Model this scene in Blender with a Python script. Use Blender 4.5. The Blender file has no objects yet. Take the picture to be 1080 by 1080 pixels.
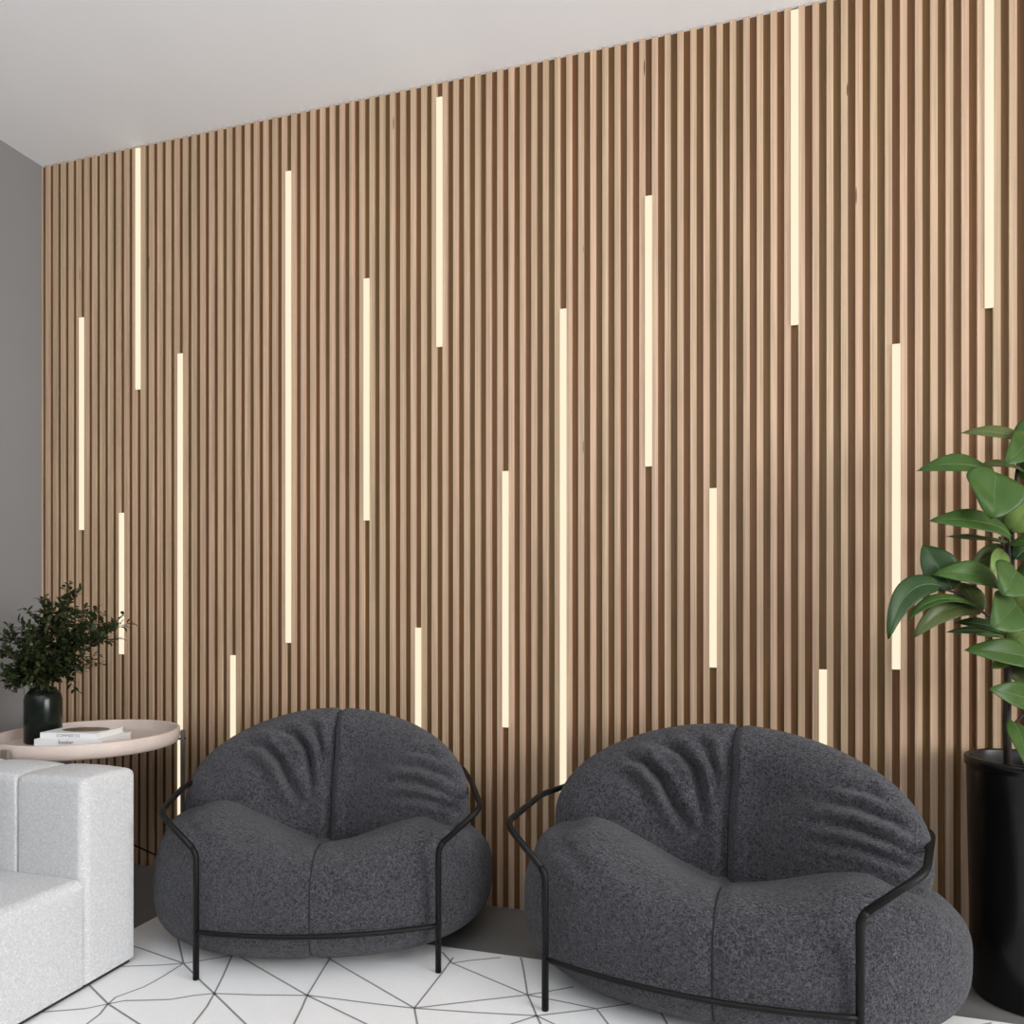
import bpy, bmesh, math, random
import numpy as np
from mathutils import Vector, Matrix, Euler

# ------------------------------------------------------------------ camera
F_PX = 796.0
HORIZON = 643.0
EYE = 1.066
YAW = math.atan(235.0 / F_PX)              # camera is turned a little to the left of the slatted wall
CAM = Vector((2.90, -2.576, EYE))
S_, C_ = math.sin(YAW), math.cos(YAW)
FWD = Vector((-S_, C_, 0)); RGT = Vector((C_, S_, 0))
scene = bpy.context.scene
COL = scene.collection
cd = bpy.data.cameras.new('camera'); cam = bpy.data.objects.new('camera', cd); COL.objects.link(cam)
cam.location = CAM; cam.rotation_euler = (math.pi / 2, 0, YAW)
cd.sensor_width = 36; cd.lens = F_PX / 1080 * 36
cd.shift_y = (HORIZON - 540) / 1080
cd.clip_start = 0.02
scene.camera = cam

# ------------------------------------------------------------------ light and exposure
vs = scene.view_settings
vs.view_transform = 'Standard'; vs.look = 'None'; vs.gamma = 1; vs.use_curve_mapping = False
vs.exposure = 0.0
world = bpy.data.worlds.new('daylight'); scene.world = world; world.use_nodes = True
bg = world.node_tree.nodes['Background']
bg.inputs[0].default_value = (0.93, 0.96, 1.0, 1); bg.inputs[1].default_value = 0.07

def area(name, loc, target, sx, sy, power, color=(1, 1, 1)):
    l = bpy.data.lights.new(name, 'AREA'); l.shape = 'RECTANGLE'; l.size = sx; l.size_y = sy
    l.energy = power; l.color = color
    o = bpy.data.objects.new(name, l); COL.objects.link(o); o.location = loc
    o.rotation_euler = (Vector(target) - Vector(loc)).to_track_quat('-Z', 'Y').to_euler()
    return o
# added area lights for assumed, unseen windows at right and behind the camera
area('assumed_daylight_right', (8.7, -3.4, 1.75), (1.5, -0.9, 1.1), 3.8, 2.5, 440, (1.0, 0.995, 0.99))
area('assumed_daylight_rear', (3.6, -6.2, 1.9), (2.4, 0, 1.3), 4.0, 2.2, 4, (1.0, 0.99, 0.98))
# added fill light, out of view behind the camera, aimed up to brighten the ceiling
area('ceiling_fill', (2.6, -3.9, 1.6), (2.4, -3.5, 3.0), 2.4, 1.6, 146, (0.93, 0.97, 1.0))

# ------------------------------------------------------------------ helpers
def ray(x, y):
    return FWD + RGT * ((x - 540) / F_PX) + Vector((0, 0, -(y - HORIZON) / F_PX))
def at(x, y, depth):
    return CAM + ray(x, y) * depth
def on_z(x, y, z):
    r = ray(x, y); return CAM + r * ((z - EYE) / r.z)
def on_wall(x, y, wy=0.0):
    r = ray(x, y); return CAM + r * ((wy - CAM.y) / r.y)

def mesh_obj(name, verts, faces, mat, parent=None, smooth=True, loc=None):
    me = bpy.data.meshes.new(name); me.from_pydata([tuple(v) for v in verts], [], faces); me.update()
    return link(name, me, mat, parent, smooth, loc)
def bm_obj(name, bm, mat, parent=None, smooth=True, loc=None):
    me = bpy.data.meshes.new(name); bmesh.ops.recalc_face_normals(bm, faces=bm.faces); bm.to_mesh(me); bm.free()
    return link(name, me, mat, parent, smooth, loc)
def link(name, me, mat, parent, smooth, loc):
    for m in (mat if isinstance(mat, (list, tuple)) else [mat]): me.materials.append(m)
    if smooth: me.polygons.foreach_set('use_smooth', [True] * len(me.polygons))
    o = bpy.data.objects.new(name, me); COL.objects.link(o)
    if parent: o.parent = parent
    if loc is not None: o.location = loc
    return o
def tag(o, label, cat, group=None):
    o['label'] = label; o['category'] = cat
    if group: o['group'] = group
    return o
def thing(name, label, cat, loc=(0, 0, 0), rz=0, group=None):
    o = bpy.data.objects.new(name, None); COL.objects.link(o); o.empty_display_size = 0.1
    o.location = loc; o.rotation_euler = (0, 0, rz)
    return tag(o, label, cat, group)
def structure(o):
    o['kind'] = 'structure'; return o
def add_box(bm, lo, hi, bevel=0.0, seg=2, mi=0):
    c = [(a + b) / 2 for a, b in zip(lo, hi)]; s = [b - a for a, b in zip(lo, hi)]
    r = bmesh.ops.create_cube(bm, size=1, matrix=Matrix.Translation(c) @ Matrix.Diagonal((*s, 1)))
    vs_ = r['verts']
    fs = list({f for v in vs_ for f in v.link_faces})
    for f in fs: f.material_index = mi
    if bevel:
        es = list({e for v in vs_ for e in v.link_edges})
        bmesh.ops.bevel(bm, geom=es, offset=bevel, segments=seg, affect='EDGES', profile=0.5)
def add_lathe(bm, prof, seg=64, mi=0):
    """prof: list of (r, z); closed at ends when r == 0"""
    rings = []
    for r, z in prof:
        if r <= 1e-6: rings.append([bm.verts.new((0, 0, z))])
        else: rings.append([bm.verts.new((r * math.cos(2 * math.pi * k / seg), r * math.sin(2 * math.pi * k / seg), z)) for k in range(seg)])
    for a, b in zip(rings, rings[1:]):
        for k in range(seg):
            k2 = (k + 1) % seg
            if len(a) == 1 and len(b) == 1: continue
            if len(a) == 1: f = bm.faces.new((a[0], b[k2], b[k]))
            elif len(b) == 1: f = bm.faces.new((a[k], a[k2], b[0]))
            else: f = bm.faces.new((a[k], a[k2], b[k2], b[k]))
            f.material_index = mi
def smooth_path(pts, rad, n=6):
    """round the corners of a polyline with bends of the given radius"""
    pts = [Vector(p) for p in pts]; out = [pts[0]]
    for a, b, c in zip(pts, pts[1:], pts[2:]):
        d1 = (a - b); d2 = (c - b); r = min(rad, d1.length * .48, d2.length * .48)
        p = b + d1.normalized() * r; q = b + d2.normalized() * r
        for i in range(n + 1):
            t = i / n
            out.append(p.lerp(b, t).lerp(b.lerp(q, t), t))
    out.append(pts[-1]); return out
def add_tube(bm, pts, r, seg=10, cap=True):
    pts = [Vector(p) for p in pts]
    n = len(pts); rs = r if isinstance(r, (list, tuple)) else [r] * n
    t0 = (pts[1] - pts[0]).normalized()
    up = Vector((0, 0, 1)) if abs(t0.z) < .9 else Vector((1, 0, 0))
    nrm = t0.cross(up).normalized(); rings = []
    for i, p in enumerate(pts):
        t = (pts[min(i + 1, n - 1)] - pts[max(i - 1, 0)]).normalized()
        nrm = (nrm - t * nrm.dot(t)).normalized(); b = t.cross(nrm)
        rings.append([bm.verts.new(p + (nrm * math.cos(2 * math.pi * k / seg) + b * math.sin(2 * math.pi * k / seg)) * rs[i]) for k in range(seg)])
    for a, b in zip(rings, rings[1:]):
        for k in range(seg): bm.faces.new((a[k], a[(k + 1) % seg], b[(k + 1) % seg], b[k]))
    if cap: bm.faces.new(rings[0][::-1]); bm.faces.new(rings[-1])

# ------------------------------------------------------------------ materials
def new_mat(name):
    m = bpy.data.materials.new(name); m.use_nodes = True
    nt = m.node_tree; return m, nt, nt.nodes['Principled BSDF']
def N(nt, t, **kw):
    n = nt.nodes.new(t)
    for k, v in kw.items():
        if k.startswith('i_'): n.inputs[int(k[2:]) if k[2:].isdigit() else k[2:]].default_value = v
        else: setattr(n, k, v)
    return n
def plain(name, col, rough=0.6, metal=0.0, spec=0.5, noise=0.0, nscale=30, bump=0.0, bscale=200):
    m, nt, b = new_mat(name)
    b.inputs['Roughness'].default_value = rough; b.inputs['Metallic'].default_value = metal
    b.inputs['Specular IOR Level'].default_value = spec
    b.inputs['Base Color'].default_value = (*col, 1)
    tc = N(nt, 'ShaderNodeTexCoord')
    if noise:
        nz = N(nt, 'ShaderNodeTexNoise'); nz.inputs['Scale'].default_value = nscale; nz.inputs['Detail'].default_value = 4
        nt.links.new(tc.outputs['Object'], nz.inputs['Vector'])
        cr = N(nt, 'ShaderNodeValToRGB')
        cr.color_ramp.elements[0].position = .3; cr.color_ramp.elements[1].position = .7
        cr.color_ramp.elements[0].color = (*[c * (1 - noise) for c in col], 1)
        cr.color_ramp.elements[1].color = (*[min(1, c * (1 + noise)) for c in col], 1)
        nt.links.new(nz.outputs['Fac'], cr.inputs['Fac']); nt.links.new(cr.outputs['Color'], b.inputs['Base Color'])
    if bump:
        nz2 = N(nt, 'ShaderNodeTexNoise'); nz2.inputs['Scale'].default_value = bscale; nz2.inputs['Detail'].default_value = 3
        nt.links.new(tc.outputs['Object'], nz2.inputs['Vector'])
        bp = N(nt, 'ShaderNodeBump'); bp.inputs['Strength'].default_value = bump; bp.inputs['Distance'].default_value = .002
        nt.links.new(nz2.outputs['Fac'], bp.inputs['Height']); nt.links.new(bp.outputs['Normal'], b.inputs['Normal'])
    return m

PITCH, GAP, SLAT_D = 0.0421, 0.0220, 0.0105
GAP0 = 0.0105                                   # x of the first gap's centre
def wood(name, ca, cb, cdark, knots=True):
    m, nt, b = new_mat(name); L = nt.links.new
    b.inputs['Roughness'].default_value = .55; b.inputs['Specular IOR Level'].default_value = .25
    tc = N(nt, 'ShaderNodeTexCoord'); sp = N(nt, 'ShaderNodeSeparateXYZ'); L(tc.outputs['Object'], sp.inputs[0])
    def math_(op, a, c=None):
        n = N(nt, 'ShaderNodeMath', operation=op)
        if hasattr(a, 'links'): L(a, n.inputs[0])
        else: n.inputs[0].default_value = a
        if c is not None:
            if hasattr(c, 'links'): L(c, n.inputs[1])
            else: n.inputs[1].default_value = c
        return n.outputs[0]
    idx = math_('FLOOR', math_('DIVIDE', math_('SUBTRACT', sp.outputs[0], GAP0), PITCH / 2))   # one board per half pitch
    wn = N(nt, 'ShaderNodeTexWhiteNoise', noise_dimensions='1D'); L(idx, wn.inputs['W'])
    wn2 = N(nt, 'ShaderNodeTexWhiteNoise', noise_dimensions='1D'); L(math_('ADD', idx, 71.3), wn2.inputs['W'])
    cmb = N(nt, 'ShaderNodeCombineXYZ')
    L(math_('MULTIPLY', sp.outputs[0], 190), cmb.inputs[0]); L(math_('MULTIPLY', sp.outputs[1], 90), cmb.inputs[1])
    L(math_('ADD', math_('MULTIPLY', sp.outputs[2], 2.2), math_('MULTIPLY', idx, 3.7)), cmb.inputs[2])
    gr = N(nt, 'ShaderNodeTexNoise'); gr.inputs['Scale'].default_value = 1; gr.inputs['Detail'].default_value = 3
    L(cmb.outputs[0], gr.inputs['Vector'])
    mx = N(nt, 'ShaderNodeMix', data_type='RGBA'); mx.inputs[6].default_value = (*ca, 1); mx.inputs[7].default_value = (*cb, 1)
    L(wn.outputs['Value'], mx.inputs[0])
    cm2 = N(nt, 'ShaderNodeCombineXYZ')
    L(math_('MULTIPLY', idx, 9.1), cm2.inputs[0]); L(math_('MULTIPLY', sp.outputs[2], 1.6), cm2.inputs[2])
    lo = N(nt, 'ShaderNodeTexNoise'); lo.inputs['Scale'].default_value = 1; lo.inputs['Detail'].default_value = 2
    L(cm2.outputs[0], lo.inputs['Vector'])
    val = math_('ADD', math_('ADD', math_('MULTIPLY', gr.outputs['Fac'], 1.0), math_('MULTIPLY', lo.outputs['Fac'], .22)),
                math_('ADD', math_('MULTIPLY', wn2.outputs['Value'], .16), .31))
    hsv = N(nt, 'ShaderNodeHueSaturation'); L(mx.outputs[2], hsv.inputs['Color']); L(val, hsv.inputs['Value'])
    out = hsv.outputs['Color']
    if knots:
        c3 = N(nt, 'ShaderNodeCombineXYZ')
        L(math_('DIVIDE', sp.outputs[0], .030), c3.inputs[0]); L(math_('MULTIPLY', sp.outputs[2], 2.6), c3.inputs[2])
        vo = N(nt, 'ShaderNodeTexVoronoi'); vo.inputs['Scale'].default_value = 1; L(c3.outputs[0], vo.inputs['Vector'])
        sc = N(nt, 'ShaderNodeSeparateColor'); L(vo.outputs['Color'], sc.inputs[0])
        near = math_('LESS_THAN', vo.outputs['Distance'], math_('ADD', .02, math_('MULTIPLY', gr.outputs['Fac'], .09)))
        pick = math_('GREATER_THAN', sc.outputs[0], .84)
        k = math_('MULTIPLY', math_('MULTIPLY', math_('MULTIPLY', near, pick), math_('LESS_THAN', sp.outputs[1], .0004)), .85)
        m2 = N(nt, 'ShaderNodeMix', data_type='RGBA'); L(k, m2.inputs[0]); L(out, m2.inputs[6]); m2.inputs[7].default_value = (*cdark, 1)
        out = m2.outputs[2]
    L(out, b.inputs['Base Color'])
    bp = N(nt, 'ShaderNodeBump'); bp.inputs['Strength'].default_value = .25; bp.inputs['Distance'].default_value = .0008
    L(gr.outputs['Fac'], bp.inputs['Height']); L(bp.outputs['Normal'], b.inputs['Normal'])
    return m

def boucle(name, c0, c1, scale=150, dist=.004, strength=.9, sheen=.15):
    m, nt, b = new_mat(name); L = nt.links.new
    b.inputs['Roughness'].default_value = .95; b.inputs['Specular IOR Level'].default_value = .15
    b.inputs['Sheen Weight'].default_value = sheen; b.inputs['Sheen Roughness'].default_value = .5
    tc = N(nt, 'ShaderNodeTexCoord')
    n1 = N(nt, 'ShaderNodeTexNoise'); n1.inputs['Scale'].default_value = scale; n1.inputs['Detail'].default_value = 2.5
    n1.inputs['Distortion'].default_value = 1.6
    L(tc.outputs['Object'], n1.inputs['Vector'])
    cr = N(nt, 'ShaderNodeValToRGB'); cr.color_ramp.elements[0].position = .40; cr.color_ramp.elements[1].position = .74
    cr.color_ramp.elements[0].color = (*c0, 1); cr.color_ramp.elements[1].color = (*c1, 1)
    L(n1.outputs['Fac'], cr.inputs['Fac']); L(cr.outputs['Color'], b.inputs['Base Color'])
    bp = N(nt, 'ShaderNodeBump'); bp.inputs['Strength'].default_value = strength; bp.inputs['Distance'].default_value = dist
    L(n1.outputs['Fac'], bp.inputs['Height']); L(bp.outputs['Normal'], b.inputs['Normal'])
    return m

M = {}
M['slat'] = wood('oak_slat', (.480, .324, .226), (.435, .316, .202), (.05, .025, .012))
M['backing'] = wood('brown_backing', (.145, .065, .025), (.125, .073, .027), (.04, .02, .01), knots=False)
M['white'] = plain('ceiling_paint', (.90, .905, .92), .9, noise=.01, nscale=3)
M['grey'] = plain('grey_wall_paint', (.20, .193, .19), .9, noise=.02, nscale=3)
M['floor'] = plain('grey_floor', (.16, .155, .15), .5, noise=.08, nscale=6)
def emitter(name, col, s):
    m, nt, b = new_mat(name)
    b.inputs['Base Color'].default_value = (.02, .02, .02, 1); b.inputs['Specular IOR Level'].default_value = 0
    b.inputs['Emission Color'].default_value = (*col, 1); b.inputs['Emission Strength'].default_value = s
    return m
M['led'] = emitter('warm_diffuser', (1.0, .885, .65), 1.0)
M['alu'] = plain('aluminium_channel', (.6, .58, .54), .4, metal=.9)
M['boucle'] = boucle('charcoal_boucle', (.024, .024, .029), (.128, .128, .144), 135, .010, 1.0)
M['thread'] = plain('dark_seam', (.012, .012, .014), .9)
M['black'] = plain('black_metal', (.006, .006, .006), .5, spec=.2)
M['sofa'] = boucle('pale_grey_weave', (.49, .493, .50), (.70, .703, .71), 190, .0014, .5, .05)
M['sofaseam'] = plain('pale_seam', (.42, .42, .42), .9)
M['plinth'] = plain('dark_plinth', (.02, .02, .02), .6)
M['rug'] = boucle('white_rug_pile', (.80, .80, .80), (.88, .88, .88), 420, .001, .4, 0)
M['rugline'] = plain('grey_rug_line', (.26, .26, .265), .95)
M['traywood'] = plain('pale_pink_wood', (.60, .50, .445), .5, noise=.06, nscale=12)
M['post'] = plain('dark_brown_post', (.075, .06, .055), .5)
M['tanpost'] = plain('taupe_post', (.20, .16, .14), .5)
M['paper'] = plain('book_white', (.80, .80, .80), .5)
M['page'] = plain('book_pages', (.74, .72, .69), .8)
M['print'] = plain('book_photo', (.16, .12, .08), .5, noise=.7, nscale=28)
M['greyink'] = plain('grey_ink', (.25, .25, .27), .7)
M['ink'] = plain('black_ink', (.02, .02, .02), .7)
M['pot'] = plain('satin_black_pot', (.0025, .0025, .0025), .27, spec=.35)
M['soil'] = plain('dark_soil', (.02, .014, .01), 1.0, noise=.5, nscale=60, bump=1, bscale=60)
M['trunk'] = plain('dark_trunk', (.022, .017, .014), .8, noise=.4, nscale=60, bump=.6, bscale=120)
M['petiole'] = plain('pale_leaf_stalk', (.22, .30, .12), .5)
M['twig'] = plain('dark_twig', (.03, .022, .012), .8)

def leafmat(name, c0, c1, rough=.35, trans=.25):
    m, nt, b = new_mat(name); L = nt.links.new
    tc = N(nt, 'ShaderNodeTexCoord')
    nz = N(nt, 'ShaderNodeTexNoise'); nz.inputs['Scale'].default_value = 14; nz.inputs['Detail'].default_value = 3
    L(tc.outputs['Object'], nz.inputs['Vector'])
    cr = N(nt, 'ShaderNodeValToRGB'); cr.color_ramp.elements[0].position = .3; cr.color_ramp.elements[1].position = .7
    cr.color_ramp.elements[0].color = (*c0, 1); cr.color_ramp.elements[1].color = (*c1, 1)
    L(nz.outputs['Fac'], cr.inputs['Fac']); L(cr.outputs['Color'], b.inputs['Base Color'])
    b.inputs['Roughness'].default_value = rough; b.inputs['Specular IOR Level'].default_value = .28
    tr = N(nt, 'ShaderNodeBsdfTranslucent'); L(cr.outputs['Color'], tr.inputs['Color'])
    mx = N(nt, 'ShaderNodeMixShader'); mx.inputs[0].default_value = trans
    L(b.outputs[0], mx.inputs[1]); L(tr.outputs[0], mx.inputs[2])
    L(mx.outputs[0], nt.nodes['Material Output'].inputs['Surface'])
    return m
M['leaf'] = leafmat('broad_leaf_green', (.040, .090, .018), (.062, .125, .026), .42)
M['leafdark'] = leafmat('broad_leaf_dark', (.022, .055, .018), (.034, .074, .020), .45)
M['leafyellow'] = leafmat('broad_leaf_light', (.14, .22, .05), (.19, .28, .07))
M['leafunder'] = leafmat('broad_leaf_olive', (.075, .10, .03), (.10, .125, .04))
M['vein'] = plain('leaf_midrib', (.11, .19, .06), .5)
M['sprig'] = leafmat('sprig_leaf_dark', (.012, .018, .004), (.030, .042, .009), .6, .15)
m, nt, b = new_mat('smoked_green_glass'); M['glass'] = m
b.inputs['Base Color'].default_value = (.012, .018, .013, 1); b.inputs['Specular IOR Level'].default_value = .25; b.inputs['Roughness'].default_value = .22
b.inputs['Transmission Weight'].default_value = .5; b.inputs['IOR'].default_value = 1.45

# ------------------------------------------------------------------ setting
ROOM_H, XR, YF = 3.0, 9.0, -6.6
def struct_box(name, lo, hi, mat, bevel=0):
    bm = bmesh.new(); add_box(bm, lo, hi, bevel); return structure(bm_obj(name, bm, mat, smooth=False))
struct_box('floor', (-.1, YF, -.1), (XR, .15, 0), M['floor'])
struct_box('ceiling', (-.1, YF, ROOM_H), (XR, .15, ROOM_H + .1), M['white'])
struct_box('wall_left', (-.1, YF, 0), (0, .15, ROOM_H), M['grey'])
struct_box('wall_back', (0, SLAT_D, 0), (XR, .15, ROOM_H), M['backing'])
bm = bmesh.new(); k = -1
while True:
    x0 = GAP0 + k * PITCH + GAP / 2; x1 = x0 + PITCH - GAP
    if x0 > XR - .05: break
    x0 = max(x0, .0005)
    add_box(bm, (x0, 0, .001), (x1, SLAT_D, ROOM_H - .001)); k += 1
o = structure(bm_obj('trim_1', bm, M['slat'], smooth=False))

# ------------------------------------------------------------------ light strips set into the gaps between slats
STRIPS = [  # gap number, pixel x, y top, y bottom, label
 (5, 87.3, 335, 559, 'warm light strip nearest the grey side wall, hanging at mid height above the vase'),
 (12, 146.3, 156, 411, 'warm light strip starting right at the ceiling at the left end of the wall'),
 (10, 129.3, 541, 690, 'short warm light strip whose lower end is crossed by the dark sprigs in the vase'),
 (17, 191.4, 373, 885, 'long warm light strip running down behind the right rim of the round side table'),
 (23, 247, 691, 850, 'warm light strip rising from behind the left side of the left armchair back'),
 (29, 304.6, 181, 678, 'long tall warm light strip above the left armchair, ending well above its backrest'),
 (37, 387.4, 294, 549, 'medium warm light strip, next one right of the long strip above the left armchair'),
 (42, 441, 662, 850, 'warm light strip rising from behind the right side of the left armchair back'),
 (44, 463.6, 103, 366, 'warm light strip beginning just under the ceiling near the middle of the wall'),
 (50, 533.6, 497, 767, 'warm light strip low on the wall above the gap between the two armchairs'),
 (55, 594.6, 326, 930, 'longest warm light strip, running down behind the left side of the right armchair'),
 (62, 684.5, 207, 492, 'warm light strip high above the left half of the right armchair'),
 (67, 752.6, 515, 704, 'short warm light strip floating just above the middle of the right armchair'),
 (73, 838.8, 11, 343, 'warm light strip touching the ceiling above the right half of the right armchair'),
 (75, 869, 706, 880, 'warm light strip rising from behind the right side of the right armchair back'),
 (80, 946.2, 363, 706, 'warm light strip beside the potted plant, its lower part behind a drooping leaf'),
 (86, 1044.4, -30, 325, 'rightmost warm light strip, above the potted plant, cut off by the top edge'),
]
for g, px, yt, yb, lab in STRIPS:
    xc = GAP0 + g * PITCH
    zt = min(on_wall(px, yt).z, ROOM_H - .012); zb = on_wall(px, yb).z
    root = thing('light_strip', lab, 'light strip', (xc, 0, zb), 0, 'light strips recessed between the slats')
    h = zt - zb
    bm = bmesh.new(); add_box(bm, (-GAP / 2 + .0005, 0.0005, .002), (GAP / 2 - .0005, SLAT_D - .0003, h - .002))
    bm_obj('channel', bm, M['alu'], root, smooth=False)
    bm = bmesh.new(); add_box(bm, (-.0116, -.0055, 0), (.0116, .0004, h), .0012, 2)
    bm_obj('diffuser', bm, M['led'], root, smooth=False)

# ------------------------------------------------------------------ rug
RZ = .010
RX0, RX1, RY0, RY1 = .99, 4.15, -2.25, -.365
rug = thing('rug', 'white rug with thin grey irregular triangle lines under both armchairs', 'rug', (0, 0, 0))
bm = bmesh.new(); add_box(bm, (RX0, RY0, .0005), (RX1, RY1, RZ), .003, 2); bm_obj('pile', bm, M['rug'], rug, smooth=False)
A, B, Cc, D, Ee, Fn, G, H, I = (193.5,1016.2), (114,1059), (226,1048), (324,1050), (437,1063.5), (556.5,1049.5), (566,1071.5), (629,1064), (477,1016)
LINES = [
 [A,(150,1001),(120,992)], [A,(170,1018),(126,1019.6),(100,1019.5)], [A,(172,1030),(152,1041),(130,1049),(122,1052),B], [A,(188.5,994),(186,980)],
 [A,(211,1013.5),(250,1007)], [A,(213,1036),Cc], [B,(92,1037),(80,1024)], [B,(90,1064),(45,1067.6),(20,1069)], [B,(105,1070),(92,1080),(40,1120)],
 [B,(145,1079),(200,1112)], [B,(132,1055.5),(160,1055),(180,1054.3),(205,1050),Cc], [Cc,(235,1030),(243,1012),(250,996)],
 [Cc,(218,1062),(204,1080),(180,1108)], [Cc,(259,1080),(290,1112)], [Cc,(270,1049.5),D], [D,(271,1019.5),(250,1007)], [D,(341,1022),(352,1005)],
 [D,(318,1064),(310,1080),(298,1110)], [D,(386,1080),(440,1112)], [D,(345,1052.5),(400,1059.5),Ee], [Ee,(362,1020),(340,1007)], [Ee,(454,1042),(468,1024),(478,1010)],
 [Ee,(440,1080),(447,1115)], [Ee,(500,1056),Fn], [Ee,(500,1068),G], [Fn,I], [I,(497,1013),(528,1010),(560,1007)], [I,(466,1004)],
 [Fn,(552.5,1025),(550,1012),(548.5,1010)], [Fn,(560,1057),G], [Fn,(577,1046),(605,1041),(680,1025)], [Fn,(577,1053.5),(600,1058),H],
 [G,(540,1080),(480,1108)], [G,(571,1082),(576,1110)], [G,(584,1080),(630,1112)], [G,H], [H,(690,1055)], [H,(645,1085),(665,1115)],
 [(1000,1160),(1052,1076),(1056,1080.5)], [(1031,1082),(1046,1079),(1052,1076)],
]
bm = bmesh.new()
for ln in LINES:
    ps = [on_z(x, y, RZ) for x, y in ln]
    ps = [p for p in ps if RX0 + .003 < p.x < RX1 - .003 and RY0 + .003 < p.y < RY1 - .003] or ps[:1]
    if len(ps) < 2: continue
    w = .0028
    L_, R_ = [], []
    for i, p in enumerate(ps):
        t = (ps[min(i + 1, len(ps) - 1)] - ps[max(i - 1, 0)]); t.z = 0; t.normalize(); nn = Vector((-t.y, t.x, 0)) * w
        L_.append(bm.verts.new((p.x + nn.x, p.y + nn.y, RZ + .0006))); R_.append(bm.verts.new((p.x - nn.x, p.y - nn.y, RZ + .0006)))
    for i in range(len(ps) - 1): bm.faces.new((R_[i], R_[i + 1], L_[i + 1], L_[i]))
# the pattern goes on under the sofa side and towards the camera
rng = random.Random(4)
def seg(a, b):
    d = Vector((b[0] - a[0], b[1] - a[1], 0)).normalized(); nn = Vector((-d.y, d.x, 0)) * .0028
    q = [Vector((*a, RZ + .0006)), Vector((*b, RZ + .0006))]
    bm.faces.new([bm.verts.new(v) for v in (q[0] - nn, q[1] - nn, q[1] + nn, q[0] + nn)])
ENDS = [on_z(*ln[-1], RZ) for ln in LINES if ln[-1][1] > 1100] + [on_z(1000, 1160, RZ)]
gx = np.linspace(RX0 + .02, RX1 - .02, 9); gy = np.linspace(RY0 + .02, -1.42, 4)
grid = [[(float(x) + rng.uniform(-.09, .09) * (0 < i < 8), float(y) + rng.uniform(-.07, .07) * (0 < j < 3)) for j, y in enumerate(gy)] for i, x in enumerate(gx)]
for i in range(9):
    for j in range(4):
        if i < 8: seg(grid[i][j], grid[i + 1][j])
        if j < 3: seg(grid[i][j], grid[i][j + 1])
        if i < 8 and j < 3: seg(grid[i][j], grid[i + 1][j + 1]) if (i + j) % 2 else seg(grid[i + 1][j], grid[i][j + 1])
upper = [[(float(x) + rng.uniform(-.08, .08), yy + rng.uniform(-.06, .06)) for yy in (-1.05, -.68)] for x in gx[5:8]]
for i in range(3):
    seg(grid[5 + i][3], upper[i][0]); seg(upper[i][0], upper[i][1])
    if i < 2:
        seg(upper[i][0], upper[i + 1][0]); seg(upper[i][1], upper[i + 1][1]); seg(upper[i][0], upper[i + 1][1]); seg(grid[5 + i][3], upper[i + 1][0])
seg(upper[0][0], (lambda p_: (p_.x, p_.y))(on_z(690, 1055, RZ)))
for e_ in ENDS:
    q_ = min((p_ for r_ in grid for p_ in r_), key=lambda p_: (p_[0] - e_.x) ** 2 + (p_[1] - e_.y) ** 2); seg((e_.x, e_.y), q_)
bm_obj('line_pattern', bm, M['rugline'], rug, smooth=False)

# ------------------------------------------------------------------ armchairs
def spow(c, e): return np.sign(c) * np.abs(c) ** e
def sstep(a, b, x):
    t = np.clip((x - a) / (b - a), 0, 1); return t * t * (3 - 2 * t)
NU, NV = 288, 176
def lobe_grid():
    u = np.linspace(0, 2 * np.pi, NU, endpoint=False); v = np.linspace(-np.pi / 2 + .004, np.pi / 2 - .004, NV)
    return np.meshgrid(u, v)
def grid_normals(P):
    du = np.roll(P, -1, 1) - np.roll(P, 1, 1); dv = np.gradient(P, axis=0)
    n = np.cross(du, dv); l = np.linalg.norm(n, axis=2, keepdims=True); return n / np.maximum(l, 1e-9)
def grid_faces():
    f = []
    for j in range(NV - 1):
        for i in range(NU):
            i2 = (i + 1) % NU; f.append((j * NU + i, j * NU + i2, (j + 1) * NU + i2, (j + 1) * NU + i))
    f.append(tuple(range(NU))[::-1]); f.append(tuple((NV - 1) * NU + i for i in range(NU)))
    return f
def poly_dist(X, Z, pts):
    """distance to a polyline and the running fraction along it"""
    best = np.full(X.shape, 9.0); frac = np.zeros(X.shape); n = len(pts) - 1
    for k, ((x0, z0), (x1, z1)) in enumerate(zip(pts, pts[1:])):
        dx, dz = x1 - x0, z1 - z0; t = np.clip(((X - x0) * dx + (Z - z0) * dz) / (dx * dx + dz * dz), 0, 1)
        d = np.hypot(X - x0 - t * dx, Z - z0 - t * dz); m_ = d < best
        best = np.where(m_, d, best); frac = np.where(m_, (k + t) / n, frac)
    return best, frac
def fold(X, Z, pts, depth, w, ridge=.55):
    d, f = poly_dist(X, Z, pts)
    taper = np.sin(np.pi * np.clip(f, 0, 1)) ** .8
    g = -np.exp(-(d / w) ** 2) + ridge * np.exp(-((d - 2.0 * w) / (1.3 * w)) ** 2)
    return 1.7 * depth * taper * g

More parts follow.
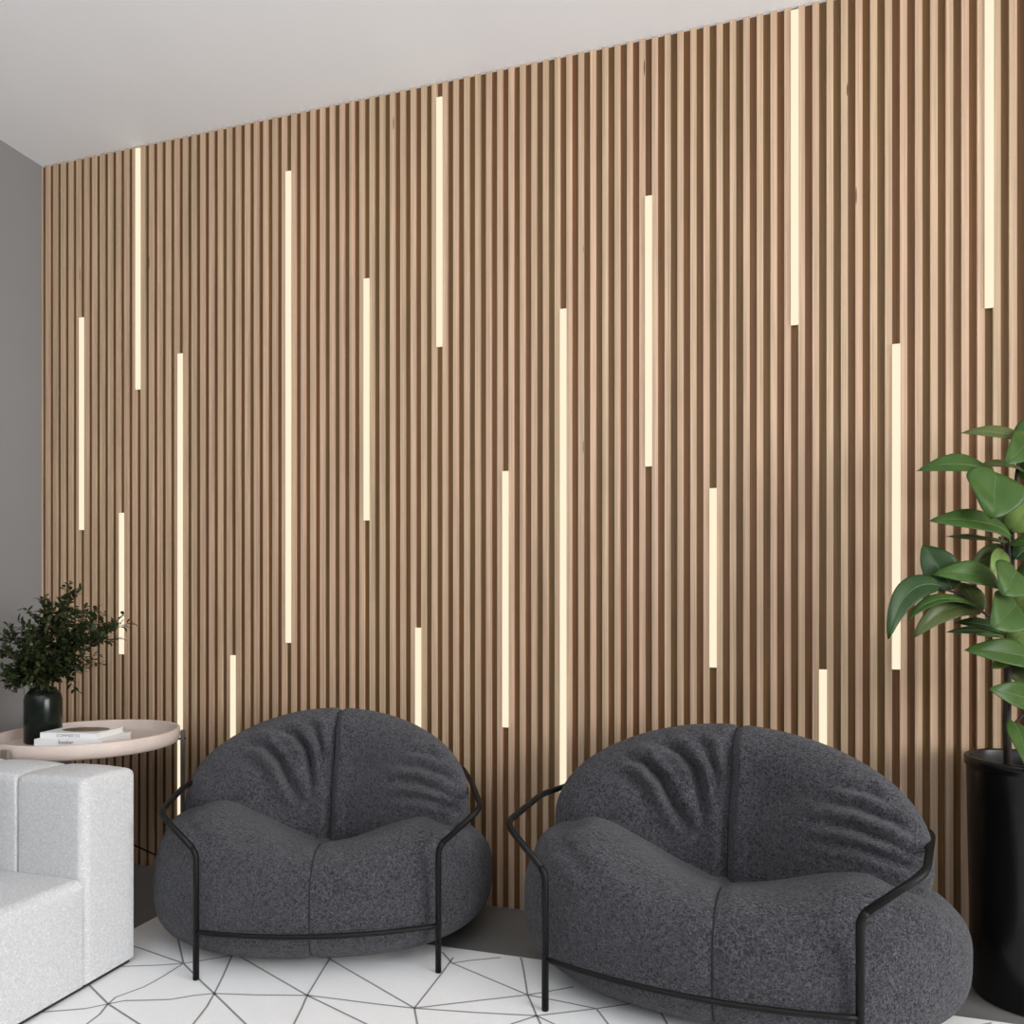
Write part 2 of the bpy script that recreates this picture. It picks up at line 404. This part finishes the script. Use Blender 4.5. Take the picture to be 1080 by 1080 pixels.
def seat_surface():
    U, V = lobe_grid()
    cv = spow(np.cos(V), np.where(V > 0, .74, .52)); sv = spow(np.sin(V), np.where(V > 0, .82, .62))
    cu, su = spow(np.cos(U), .86), spow(np.sin(U), .86)
    X = .565 * cv * cu
    Y = np.where(su < 0, .332 + .022 * sstep(.1, -.6, V), .31) * cv * su
    Ht = .372 + np.where(X < 0, .125, .070) * sstep(.02, .52, np.abs(X)) - .088 * np.exp(-(X / .22) ** 2) * sstep(-.30, .06, Y)
    roll = np.clip(Y - np.where(X < 0, -.17, -.24), 0, .30)           # each arm is a roll that falls away towards the backrest
    Ht = Ht + sstep(.06, .40, np.abs(X)) * (.030 - 1.15 * roll * roll)
    Z = np.where(sv > 0, .205 + (Ht - .205) * sv, .205 + .203 * sv)
    P = np.stack([X, Y, Z], 2); n = grid_normals(P)
    front = sstep(.1, -.4, n[..., 1]) + sstep(.3, .8, n[..., 2]); front = np.clip(front, 0, 1)
    d = -.008 * np.exp(-(X / .016) ** 2) * front                       # centre seam
    d = d + .004 * np.sin(X * 9 + 1) * np.cos(Y * 7 + Z * 6)
    d += fold(X, Z, [(-.56, .37), (-.50, .41), (-.42, .435), (-.36, .44)], .010, .014)
    d += fold(X, Z, [(-.52, .44), (-.42, .40), (-.34, .36), (-.26, .35)], .005, .02)
    d += fold(X, Z, [(-.40, .40), (-.28, .40), (-.18, .36), (-.10, .31)], .004, .022)
    d += fold(X, Z, [(.34, .40), (.43, .385), (.50, .35), (.55, .30)], .016, .014)
    d += fold(X, Z, [(.38, .43), (.47, .42), (.53, .38), (.56, .33)], .010, .012)
    d += fold(X, Z, [(.42, .35), (.48, .33), (.53, .28)], .006, .012)
    return P + n * d[..., None]

BACK_ROT = math.radians(-9)
def back_surface():
    U, V = lobe_grid()
    cv, sv = spow(np.cos(V), .92), spow(np.sin(V), .92)
    cu, su = spow(np.cos(U), .90), spow(np.sin(U), .90)
    X = .505 * cv * cu; Q = cv * su; Zr = sv
    thick = np.where(Q < 0, .165, .150)
    Y = thick * Q
    Z = .415 + .285 * Zr
    Y = Y + np.where(Q < 0, .085 * np.exp(-(X / .24) ** 2) * (1 - .8 * sstep(.52, .70, Z)), 0) * sstep(0, .5, -Q)
    Y = Y - .42 * X * X + .20 * (Z - .425)
    P = np.stack([X, Y, Z], 2)
    n = grid_normals(P); front = sstep(.35, -.3, n[..., 1])
    d = (-.026 * np.exp(-(X / .013) ** 2) + .010 * np.exp(-((np.abs(X) - .035) / .02) ** 2)) * sstep(.75, .60, Z) * front
    d += -.010 * np.exp(-(X / .012) ** 2) * (1 - front)
    e = np.zeros_like(X)
    e += fold(X, Z, [(-.31, .60), (-.235, .59), (-.180, .54), (-.14, .47), (-.09, .39)], .022, .014)
    e += fold(X, Z, [(-.20, .645), (-.14, .625), (-.095, .58), (-.075, .52), (-.05, .42)], .019, .0125)
    e += fold(X, Z, [(-.10, .665), (-.06, .64), (-.038, .58), (-.028, .49), (-.018, .39)], .013, .010)
    e += fold(X, Z, [(-.36, .56), (-.29, .555), (-.24, .51), (-.18, .43)], .006, .02)
    e += fold(X, Z, [(.02, .42), (.10, .50), (.20, .56), (.30, .60)], .004, .03)
    e += fold(X, Z, [(.22, .54), (.33, .545), (.42, .52), (.47, .49)], .010, .013)
    e += fold(X, Z, [(.20, .49), (.32, .495), (.41, .475), (.48, .44)], .012, .013)
    e += fold(X, Z, [(.24, .44), (.34, .45), (.43, .43), (.49, .40)], .010, .012)
    e += fold(X, Z, [(.28, .585), (.36, .58), (.43, .555)], .007, .012)
    d = d + e * front + .004 * np.sin(X * 8 + 2) * np.cos(Z * 9)
    P = P + n * d[..., None]
    c, s = math.cos(BACK_ROT), math.sin(BACK_ROT)
    x, y = P[..., 0].copy(), P[..., 1].copy()
    P[..., 0] = c * x - s * y; P[..., 1] = s * x + c * y + .135
    return P
SEAT, BACK, FACES = seat_surface(), back_surface(), grid_faces()
SEAT_ME = BACK_ME = None
def seam_line(P, col, j0, j1, lift):
    n = grid_normals(P); return [Vector(P[j, col] + n[j, col] * lift) for j in range(j0, j1, 2)]
def armchair(label, loc, rz, sx, dx, flare):
    root = thing('armchair', label, 'armchair', loc, rz, 'charcoal boucle armchairs'); root.scale = (sx, 1, 1)
    seat = mesh_obj('seat', SEAT.reshape(-1, 3), FACES, M['boucle'], root)
    back = mesh_obj('backrest', BACK.reshape(-1, 3), FACES, M['boucle'], root)
    seat.location.x = back.location.x = dx
    fc = NU * 3 // 4
    bm = bmesh.new(); add_tube(bm, seam_line(SEAT, fc, 12, NV - 20, .0005), .0022, 6); bm_obj('seam', bm, M['thread'], seat)
    bm = bmesh.new(); add_tube(bm, seam_line(BACK, fc, 30, NV - 2, .0005), .0022, 6); bm_obj('seam', bm, M['thread'], back)
    r = .0092
    for sx in (-1, 1):
        bm = bmesh.new(); add_tube(bm, smooth_path([(sx * .362, -.316, 0), (sx * .362, -.316, .352), (sx * .375, -.315, .376)], .03), r, 12)
        bm_obj('leg', bm, M['black'], root)
        bm = bmesh.new()
        add_tube(bm, smooth_path([(sx * .374, -.315, .374), (sx * .495, -.255, .460), (flare[sx > 0] * sx, .05, .472), (sx * .42, .335, .474)], .045), r, 12)
        bm_obj('arm_rail', bm, M['black'], root)
        bm = bmesh.new(); add_tube(bm, [(sx * .33, .325, 0), (sx * .36, .338, .25), (sx * .418, .335, .474)], r, 12)
        bm_obj('leg', bm, M['black'], root)
    pts = [(-.362 + .724 * t, -.316 - .056 * math.sin(math.pi * t) ** .8, .135) for t in np.linspace(0, 1, 25)]
    bm = bmesh.new(); add_tube(bm, pts, .0075, 10); bm_obj('front_rail', bm, M['black'], root)
    bm = bmesh.new(); add_tube(bm, smooth_path([(-.42, .335, .474), (-.2, .352, .474), (.2, .352, .474), (.42, .335, .474)], .08), r, 12)
    bm_obj('back_rail', bm, M['black'], root)
    return root
def cam_local(lat, z): return (CAM.x + FWD.x * z + RGT.x * lat, CAM.y + FWD.y * z + RGT.y * lat, RZ + .003)
c1 = armchair('charcoal boucle armchair with black tube frame between the round side table and its twin', cam_local(-.577, 2.488), math.radians(20), .95, -.025, (.53, .465))
c2 = armchair('charcoal boucle armchair with black tube frame beside the tall black planter', cam_local(.556, 2.134), math.radians(-6), 1.04, .052, (.50, .540))

# ------------------------------------------------------------------ sofa
SX, SY = 1.170, -.722
sofa = thing('sofa', 'pale grey fabric sofa at the left edge in front of the round side table', 'sofa', (0, 0, 0))
def soft_box(name, lo, hi, rounds, parent, mat, puff=.012, small=.005):
    """box whose edges get their own roundness: rounds = [(axis tests, radius)]"""
    bm = bmesh.new(); add_box(bm, lo, hi)
    c = [(a + b) / 2 for a, b in zip(lo, hi)]; s = [(b - a) / 2 for a, b in zip(lo, hi)]
    def side(e):
        m_ = (e.verts[0].co + e.verts[1].co) / 2
        return tuple(int(round((m_[i] - c[i]) / s[i])) for i in range(3))
    lay = bm.edges.layers.float.new('bevel_weight_edge')
    rad = max(r for _, r in rounds)
    for e in bm.edges:
        e[lay] = small / rad
        for test, r in rounds:
            if all(t is None or t == v for t, v in zip(test, side(e))): e[lay] = r / rad
    for e in bm.edges: pass
    me = bpy.data.meshes.new(name); bm.to_mesh(me); bm.free()
    o = link(name, me, mat, parent, True, None)
    md = o.modifiers.new('rounding', 'BEVEL'); md.limit_method = 'WEIGHT'; md.width = rad; md.segments = 6
    dg = bpy.context.evaluated_depsgraph_get(); me2 = bpy.data.meshes.new_from_object(o.evaluated_get(dg)); o.modifiers.clear()
    bm = bmesh.new(); bm.from_mesh(me2)
    bmesh.ops.subdivide_edges(bm, edges=[e for e in bm.edges if e.calc_length() > .10], cuts=7, use_grid_fill=True)
    for v in bm.verts:
        f = [max(-1, min(1, (v.co[i] - c[i]) / s[i])) for i in range(3)]
        k = [math.cos(f[i] * math.pi / 2) for i in range(3)]
        v.co.z += puff * math.sqrt(max(0, k[0])) * math.sqrt(max(0, k[1])) * (1 if f[2] > .5 else 0)
    bm.to_mesh(me2); bm.free(); me2.polygons.foreach_set('use_smooth', [True] * len(me2.polygons)); o.data = me2
    return o
BT = .184
xs = [SX - .242 * i for i in range(5)]
for k_, (a, b_) in enumerate(zip(xs[1:], xs[:-1])):
    soft_box('backrest', (a + .0008, SY - BT, .022), (b_ - .0008, SY, .590), [((None, None, 1), .018), ((1, -1, 0), .026 if k_ == 0 else .010), ((-1, -1, 0), .010)], sofa, M['sofa'], .014)
soft_box('seat', (SX - .968, SY - BT - .85, .022), (SX, SY - BT - .0012, .317), [((1, None, 1), .034), ((None, -1, 1), .034), ((1, -1, 0), .03)], sofa, M['sofa'], .014)
bm = bmesh.new(); add_box(bm, (SX - .95, SY - BT - .82, RZ + .001), (SX - .010, SY - .010, .024)); bm_obj('plinth', bm, M['plinth'], sofa, smooth=False)

# ------------------------------------------------------------------ round side table
TX, TY, TR, TZ = .664, -.396, .302, .627
tbl = thing('side_table', 'round pale wooden tray table behind the sofa, by the slatted wall', 'side table', (TX, TY, 0))
bm = bmesh.new()
add_lathe(bm, [(0, -.052), (TR - .012, -.052), (TR - .004, -.046), (TR, -.03), (TR, -.003), (TR - .003, 0), (TR - .011, 0), (TR - .014, -.003), (TR - .016, -.034), (TR - .02, -.036), (0, -.036)], 96)
bm_obj('tray', bm, M['traywood'], tbl, loc=(0, 0, TZ))
def post(ang, mat):
    e = Matrix.Rotation(ang, 4, 'Z')
    bm = bmesh.new(); add_box(bm, (TR + .002, -.017, .0), (TR + .016, .017, TZ - .012), .003, 2)
    bmesh.ops.transform(bm, matrix=e, verts=bm.verts); p = bm_obj('leg', bm, mat, tbl, smooth=False)
    bm = bmesh.new(); add_tube(bm, [(TR - .006, 0, TZ - .044), (TR + .020, 0, TZ - .044)], .004, 10)
    bmesh.ops.transform(bm, matrix=e, verts=bm.verts); bm_obj('pin', bm, M['black'], p)
PA = [math.radians(a) for a in (36, 267, 150)]
post(PA[0], M['post']); post(PA[1], M['tanpost']); post(PA[2], M['post'])
for a, za, b_, zb in ((1, .50, 0, .10),):
    rr = TR + .008
    bm = bmesh.new(); add_tube(bm, [(rr * math.cos(PA[a]), rr * math.sin(PA[a]), za), (rr * math.cos(PA[b_]), rr * math.sin(PA[b_]), zb)], .003, 8)
    bm_obj('crossbar', bm, M['black'], tbl)
TT = TZ - .036                                  # top of the tray's floor

# vase
vp = on_z(45.5, 783, TT); VX, VY = vp.x, vp.y
vase = thing('vase', 'dark smoked green glass vase holding leafy sprigs on the round table', 'vase', (VX, VY, TT))
vr = .060
bm = bmesh.new()
add_lathe(bm, [(0, 0), (vr - .006, 0), (vr, .006), (vr, .155), (vr - .004, .172), (vr - .013, .184), (vr - .018, .190), (vr - .018, .196), (vr - .022, .196), (vr - .022, .188), (vr - .012, .170), (vr - .006, .150), (vr - .006, .014), (0, .012)], 48)
bm_obj('glass_body', bm, M['glass'], vase)

# sprigs
bouquet = thing('sprig_bouquet', 'bunch of dark green small-leaved sprigs standing in the smoked glass vase', 'foliage', (VX, VY, TT + .02))
org = Vector((VX, VY, TT + .02)); rng = random.Random(11)
vdep = (vp - CAM).dot(FWD)
def small_leaf(bm, p, d, nrm, ln, w):
    d = d.normalized(); s = d.cross(nrm)
    if s.length < 1e-3: s = d.cross(Vector((0.3, 1, .2)))
    s.normalize(); n2 = s.cross(d)
    prof = [(0, 0), (.3, .8), (.6, 1), (.85, .6)]
    Lv, Rv, Mv = [], [], []
    for t, k in prof:
        c = p + d * (t * ln) - n2 * (.12 * ln * t * t)
        Mv.append(bm.verts.new(c))
        if t > 0:
            Lv.append(bm.verts.new(c + s * (w * k * .5) + n2 * w * .12)); Rv.append(bm.verts.new(c - s * (w * k * .5) + n2 * w * .12))
    tip = bm.verts.new(p + d * ln - n2 * .12 * ln)
    bm.faces.new((Mv[0], Lv[0], Mv[1])); bm.faces.new((Mv[0], Mv[1], Rv[0]))
    for i in range(2):
        bm.faces.new((Mv[i + 1], Lv[i], Lv[i + 1], Mv[i + 2])); bm.faces.new((Mv[i + 1], Mv[i + 2], Rv[i + 1], Rv[i]))
    bm.faces.new((Mv[3], Lv[2], tip)); bm.faces.new((Mv[3], tip, Rv[2]))
TIPS = [(141, 656, 0), (128, 672, -.06), (112, 648, .04), (106, 690, .02), (92, 640, -.05), (86, 622, .03), (68, 626, -.03), (55, 634, .07), (72, 650, -.10), (40, 648, 0), (30, 660, -.08),
        (18, 676, .05), (0, 668, -.02), (-14, 684, .04), (8, 706, -.07), (16, 722, -.04), (48, 668, .10), (88, 668, .09), (62, 700, -.10), (84, 702, -.05),
        (120, 664, .03), (102, 672, -.02), (132, 660, .05), (70, 640, .06), (44, 690, .08), (28, 690, -.1), (96, 658, -.09), (60, 716, .1), (30, 716, .09), (24, 718, -.03), (70, 714, -.04), (50, 706, -.06), (76, 716, .02), (10, 724, -.02), (40, 720, -.08)]
for i, (tx, ty, dz) in enumerate(TIPS):
    tip = at(tx, ty, vdep + dz) - org
    base = Vector((rng.uniform(-.025, .025), rng.uniform(-.025, .025), 0))
    mouth = Vector((rng.uniform(-.028, .028), rng.uniform(-.028, .028), .185))
    ctrl = mouth + Vector((tip.x * .25, tip.y * .25, max(.08, (tip.z - .185) * .75)))
    P_ = [base.lerp(mouth, t) for t in (0, .5)] + [(mouth.lerp(ctrl, t)).lerp(ctrl.lerp(tip, t), t) for t in np.linspace(0, 1, 16)]
    bm = bmesh.new(); add_tube(bm, P_, [.0022 - .0014 * k / len(P_) for k in range(len(P_))], 5)
    stem = bm_obj('sprig', bm, M['twig'], bouquet)
    bm = bmesh.new()
    path = P_[2:]
    def leafy(path, n, start):
        for k in range(n):
            t = start + (1 - start) * (k + rng.random() * .6) / n
            f = t * (len(path) - 1); a = int(min(f, len(path) - 2)); p = path[a].lerp(path[a + 1], f - a); tan = (path[a + 1] - path[a]).normalized()
            side = Vector((rng.uniform(-1, 1), rng.uniform(-1, 1), rng.uniform(-.6, 1)))
            side = (side - tan * side.dot(tan)).normalized()
            d = tan * rng.uniform(.3, 1.0) + side
            small_leaf(bm, p, d, Vector((rng.uniform(-.5, .5), rng.uniform(-.8, .2), 1)), rng.uniform(.020, .033), rng.uniform(.010, .015))
    leafy(path, 36, .02)
    for t in (.35, .5, .62, .75, .86):           # side twigs
        a = int(t * (len(path) - 1)); p = path[a]; tan = (path[a + 1] - path[a]).normalized()
        side = Vector((rng.uniform(-1, 1), rng.uniform(-.7, .7), rng.uniform(-.4, .9)))
        side = (side - tan * side.dot(tan)).normalized()
        tw = [p, p + (tan * .5 + side * .5) * .04, p + (tan * .65 + side * .55) * .085]
        add_tube(bm, tw, .0009, 4)
        leafy(tw, 11, .1)
    bm_obj('leaves', bm, M['sprig'], stem)

# books
def text_mesh(name, s, size, mat, parent, mtx):
    cu = bpy.data.curves.new(name, 'FONT'); cu.body = s; cu.size = size; cu.align_x = 'LEFT'; cu.extrude = .0002
    to = bpy.data.objects.new(name, cu); COL.objects.link(to)
    bpy.context.view_layer.update()
    me = bpy.data.meshes.new_from_object(to.evaluated_get(bpy.context.evaluated_depsgraph_get()))
    bpy.data.objects.remove(to); me.transform(mtx); me.name = name
    return link(name, me, mat, parent, False, None)
def book(label, cx, cy, z0, w, d, h, rz, words, size, mat_ink, tx, cover=False):
    b = thing('book', label, 'book', (cx, cy, z0), rz, 'books on the side table')
    t = .0018
    bm = bmesh.new()
    add_box(bm, (-w / 2, -d / 2, 0), (w / 2, d / 2, t)); add_box(bm, (-w / 2, -d / 2, h - t), (w / 2, d / 2, h))
    add_box(bm, (-w / 2, -d / 2, t), (w / 2, -d / 2 + t, h - t))
    bm_obj('cover', bm, M['paper'], b, smooth=False)
    bm = bmesh.new(); add_box(bm, (-w / 2 + .003, -d / 2 + t, t), (w / 2 - .003, d / 2 - .003, h - t)); bm_obj('pages', bm, M['page'], b, smooth=False)
    mt = Matrix.Translation((-w / 2 + tx, -d / 2 - .0003, h - .0145)) @ Matrix.Rotation(math.pi / 2, 4, 'X')
    text_mesh('spine_lettering', words, size, mat_ink, b, mt)
    if cover:
        bm = bmesh.new(); n = 28
        vs_ = [bm.verts.new((w * .05 + w * .40 * math.cos(2 * math.pi * k / n), d * .02 + d * .33 * math.sin(2 * math.pi * k / n), h + .0003)) for k in range(n)]
        bm.faces.new(vs_); bm_obj('cover_photo', bm, M['print'], b, smooth=False)
    return b
bp_ = on_z(84, 785, TT + .012)
BROT = math.radians(12)
book('white book with black spine lettering, lower of the two on the round table', bp_.x - .012, bp_.y + .032, TT + .0003, .240, .175, .037, BROT, 'Sneaker', .017, M['ink'], .085)
book('white book with a brown photo on its cover, lying on another book', bp_.x - .022, bp_.y + .035, TT + .0376, .205, .150, .019, BROT - .03, 'COMMERTES', .015, M['greyink'], .06, cover=True)

# ------------------------------------------------------------------ potted plant
PZ = 2.075
pc = CAM + FWD * PZ + RGT * (PZ * (1084 - 540) / F_PX)
plant = thing('potted_plant', 'broad-leaved green plant in a tall black planter at the right edge', 'potted plant', (pc.x, pc.y, 0))
PH = .658
bm = bmesh.new()
add_lathe(bm, [(0, 0), (.126, 0), (.132, .006), (.138, .2), (.146, PH - .03), (.1465, PH - .026), (.1505, PH - .025), (.1515, PH - .004), (.148, PH), (.139, PH), (.136, PH - .004), (.133, PH - .06), (0, PH - .06)], 96)
bm_obj('pot', bm, M['pot'], plant)
bm = bmesh.new(); add_lathe(bm, [(0, PH - .035), (.07, PH - .038), (.132, PH - .046), (.132, PH - .058), (0, PH - .058)], 48); bm_obj('soil', bm, M['soil'], plant)
def loc_(x, y, d): 
    v = at(x, y, d); return Vector((v.x - pc.x, v.y - pc.y, v.z))
def rel(pts, r, name, mat, par=plant, seg=10):
    bm = bmesh.new(); add_tube(bm, pts, r, seg); return bm_obj(name, bm, mat, par)
rel([loc_(1063, 812, 2.05), loc_(1062, 760, 2.05), loc_(1063, 715, 2.05), loc_(1062, 690, 2.05), loc_(1064, 650, 2.06), loc_(1064, 600, 2.06), loc_(1062, 565, 2.06)], [.010, .010, .0095, .009, .008, .007, .006], 'trunk', M['trunk'])
rel([loc_(1066, 690, 2.06), loc_(1068, 630, 2.07), loc_(1068, 560, 2.07), loc_(1072, 500, 2.08), loc_(1078, 462, 2.08)], [.006, .006, .005, .004, .003], 'stem', M['trunk'])
rel([loc_(1064, 665, 2.06), loc_(1036, 645, 2.03), loc_(1012, 626, 2.0), loc_(985, 619, 1.98)], [.004, .0035, .003, .002], 'branch', M['trunk'])
rel([loc_(1063, 590, 2.06), loc_(1056, 572, 2.05), loc_(1054, 566, 2.05)], .0025, 'branch', M['trunk'])
rel([loc_(1064, 768, 2.05), loc_(1075, 758, 2.05), loc_(1090, 745, 2.06)], .003, 'branch', M['trunk'])
def leaf(base, tip, wpx, mat, face=.6, droop=.15, fold_=.22, mid=None, blunt=.5, und=0):
    """base, tip: (pixel x, pixel y, depth); face: how much the blade is turned to the camera instead of up"""
    b = loc_(*base); t = loc_(*tip); d = t - b; ln = d.length
    toc = -(FWD + Vector((0, 0, 0))); hint = (toc * face + Vector((0, 0, 1)) * (1 - face)).normalized()
    nrm = (hint - d.normalized() * hint.dot(d.normalized())).normalized()
    w = wpx / F_PX * base[2]
    n, mm = 18, 6
    m_ = loc_(*mid) if mid else b.lerp(t, .5) + nrm * (ln * droop)
    ctrl = m_ * 2 - (b + t) * .5
    verts, faces = [], []
    for i in range(n + 1):
        s = i / n
        c = (b.lerp(ctrl, s)).lerp(ctrl.lerp(t, s), s)
        tan = ((ctrl - b) * (1 - s) + (t - ctrl) * s).normalized()
        side = tan.cross(nrm).normalized(); up = side.cross(tan)
        k = (math.sin(math.pi * s ** .74) ** .66) if 0 < s < 1 else 0.02
        k *= (1 - .25 * max(0, s - .6))
        hw = w * .5 * k
        for j in range(-mm, mm + 1):
            q = j / mm
            verts.append(c + side * (hw * q) + up * (fold_ * hw * abs(q) - .5 * fold_ * hw * q * q + .03 * w * math.sin(9 * s + 2 * q)))
    W = 2 * mm + 1
    for i in range(n):
        for j in range(W - 1): faces.append((i * W + j, i * W + j + 1, (i + 1) * W + j + 1, (i + 1) * W + j))
    o = mesh_obj('leaf', verts, faces, mat, plant)
    md = o.modifiers.new('thickness', 'SOLIDIFY'); md.thickness = .0012; md.offset = 0
    # pale midrib as a sub-part
    rib = [verts[i * W + mm] + (verts[i * W + mm] - (verts[i * W] + verts[i * W + W - 1]) * .5) * 0 + nrm * .0009 for i in range(0, n, 2)]
    bm = bmesh.new(); add_tube(bm, rib, [.0010 - .0007 * i / len(rib) for i in range(len(rib))], 5); bm_obj('midrib', bm, M['vein'], o)
    return o
g, dk, yl, un = M['leaf'], M['leafdark'], M['leafyellow'], M['leafunder']
LEAVES = [
 ((1092, 472, 2.06), (1013, 457, 2.00), 20, un, .60, .10),
 ((1088, 462, 2.05), (1060, 490, 1.95), 34, g, .75, .10),
 ((1050, 506, 2.03), (967, 497, 1.98), 30, g, .55, .16),
 ((1047, 496, 1.97), (1046, 547, 1.90), 62, g, .85, .06),
 ((1082, 499, 2.07), (1030, 492, 2.08), 20, un, .40, .12),
 ((1066, 566, 2.02), (979, 550, 1.95), 30, g, .60, .12),
 ((1062, 572, 2.05), (998, 566, 2.02), 16, dk, .35, .02),
 ((1068, 562, 2.08), (1031, 543, 2.10), 20, dk, .60, .10),
 ((1066, 560, 2.05), (1098, 520, 2.00), 34, yl, .75, .05),
 ((1066, 572, 2.05), (1104, 580, 1.98), 26, g, .60, .15),
 ((1070, 590, 2.05), (1100, 560, 2.08), 24, dk, .60, .10),
 ((1060, 578, 2.08), (1020, 600, 2.06), 22, un, .70, .10),
 ((1058, 580, 2.05), (1045, 606, 2.02), 20, yl, .85, .05),
 ((1004, 622, 2.00), (973, 575, 2.02), 40, dk, .95, .05),
 ((1052, 616, 2.03), (984, 606, 1.97), 30, g, .65, .14),
 ((1070, 600, 1.98), (1057, 628, 1.92), 46, g, .85, .08),
 ((992, 618, 1.97), (937, 674, 1.90), 26, dk, .70, .15, .25, (957, 626, 1.92)),
 ((1032, 640, 2.00), (957, 655, 1.94), 15, g, .45, .12, .25, (990, 632, 1.96)),
 ((1036, 644, 2.02), (963, 673, 1.97), 26, un, .65, .14, .25, (1000, 642, 1.98)),
 ((1034, 646, 2.03), (1012, 614, 2.06), 26, un, .9, .05),
 ((1071, 636, 1.98), (1046, 663, 1.90), 48, g, .8, .08),
 ((1060, 668, 2.04), (1006, 657, 2.02), 17, dk, .5, .10),
 ((1058, 668, 2.03), (998, 667, 1.98), 12, dk, .5, .05),
 ((1058, 672, 2.02), (1030, 670, 1.98), 9, g, .5, .06),
 ((1064, 678, 2.02), (1104, 646, 1.98), 28, yl, .8, .08),
 ((1066, 640, 2.04), (1098, 628, 2.00), 26, yl, .6, .1),
 ((1094, 700, 2.02), (1017, 686, 1.97), 32, g, .65, .12),
 ((1064, 690, 2.04), (1046, 705, 2.01), 16, yl, .8, .05),
 ((1064, 704, 2.06), (1096, 722, 2.04), 22, un, .8, .05),
 ((1090, 742, 2.02), (1043, 727, 1.95), 30, g, .75, .10),
 ((1067, 760, 2.03), (1086, 814, 1.93), 26, g, .75, .08),
 # further leaves of the crown, to the right of the trunk
 ((1072, 470, 2.08), (1120, 440, 2.06), 36, g, .6, .1), ((1072, 500, 2.08), (1130, 490, 2.02), 36, g, .6, .12),
 ((1072, 540, 2.08), (1135, 545, 2.02), 38, dk, .6, .12), ((1070, 610, 2.06), (1125, 610, 2.02), 38, g, .6, .12),
 ((1070, 650, 2.06), (1128, 668, 2.0), 36, g, .6, .12), ((1072, 690, 2.06), (1120, 715, 2.02), 34, dk, .6, .12),
]
for L_ in LEAVES: leaf(*L_)
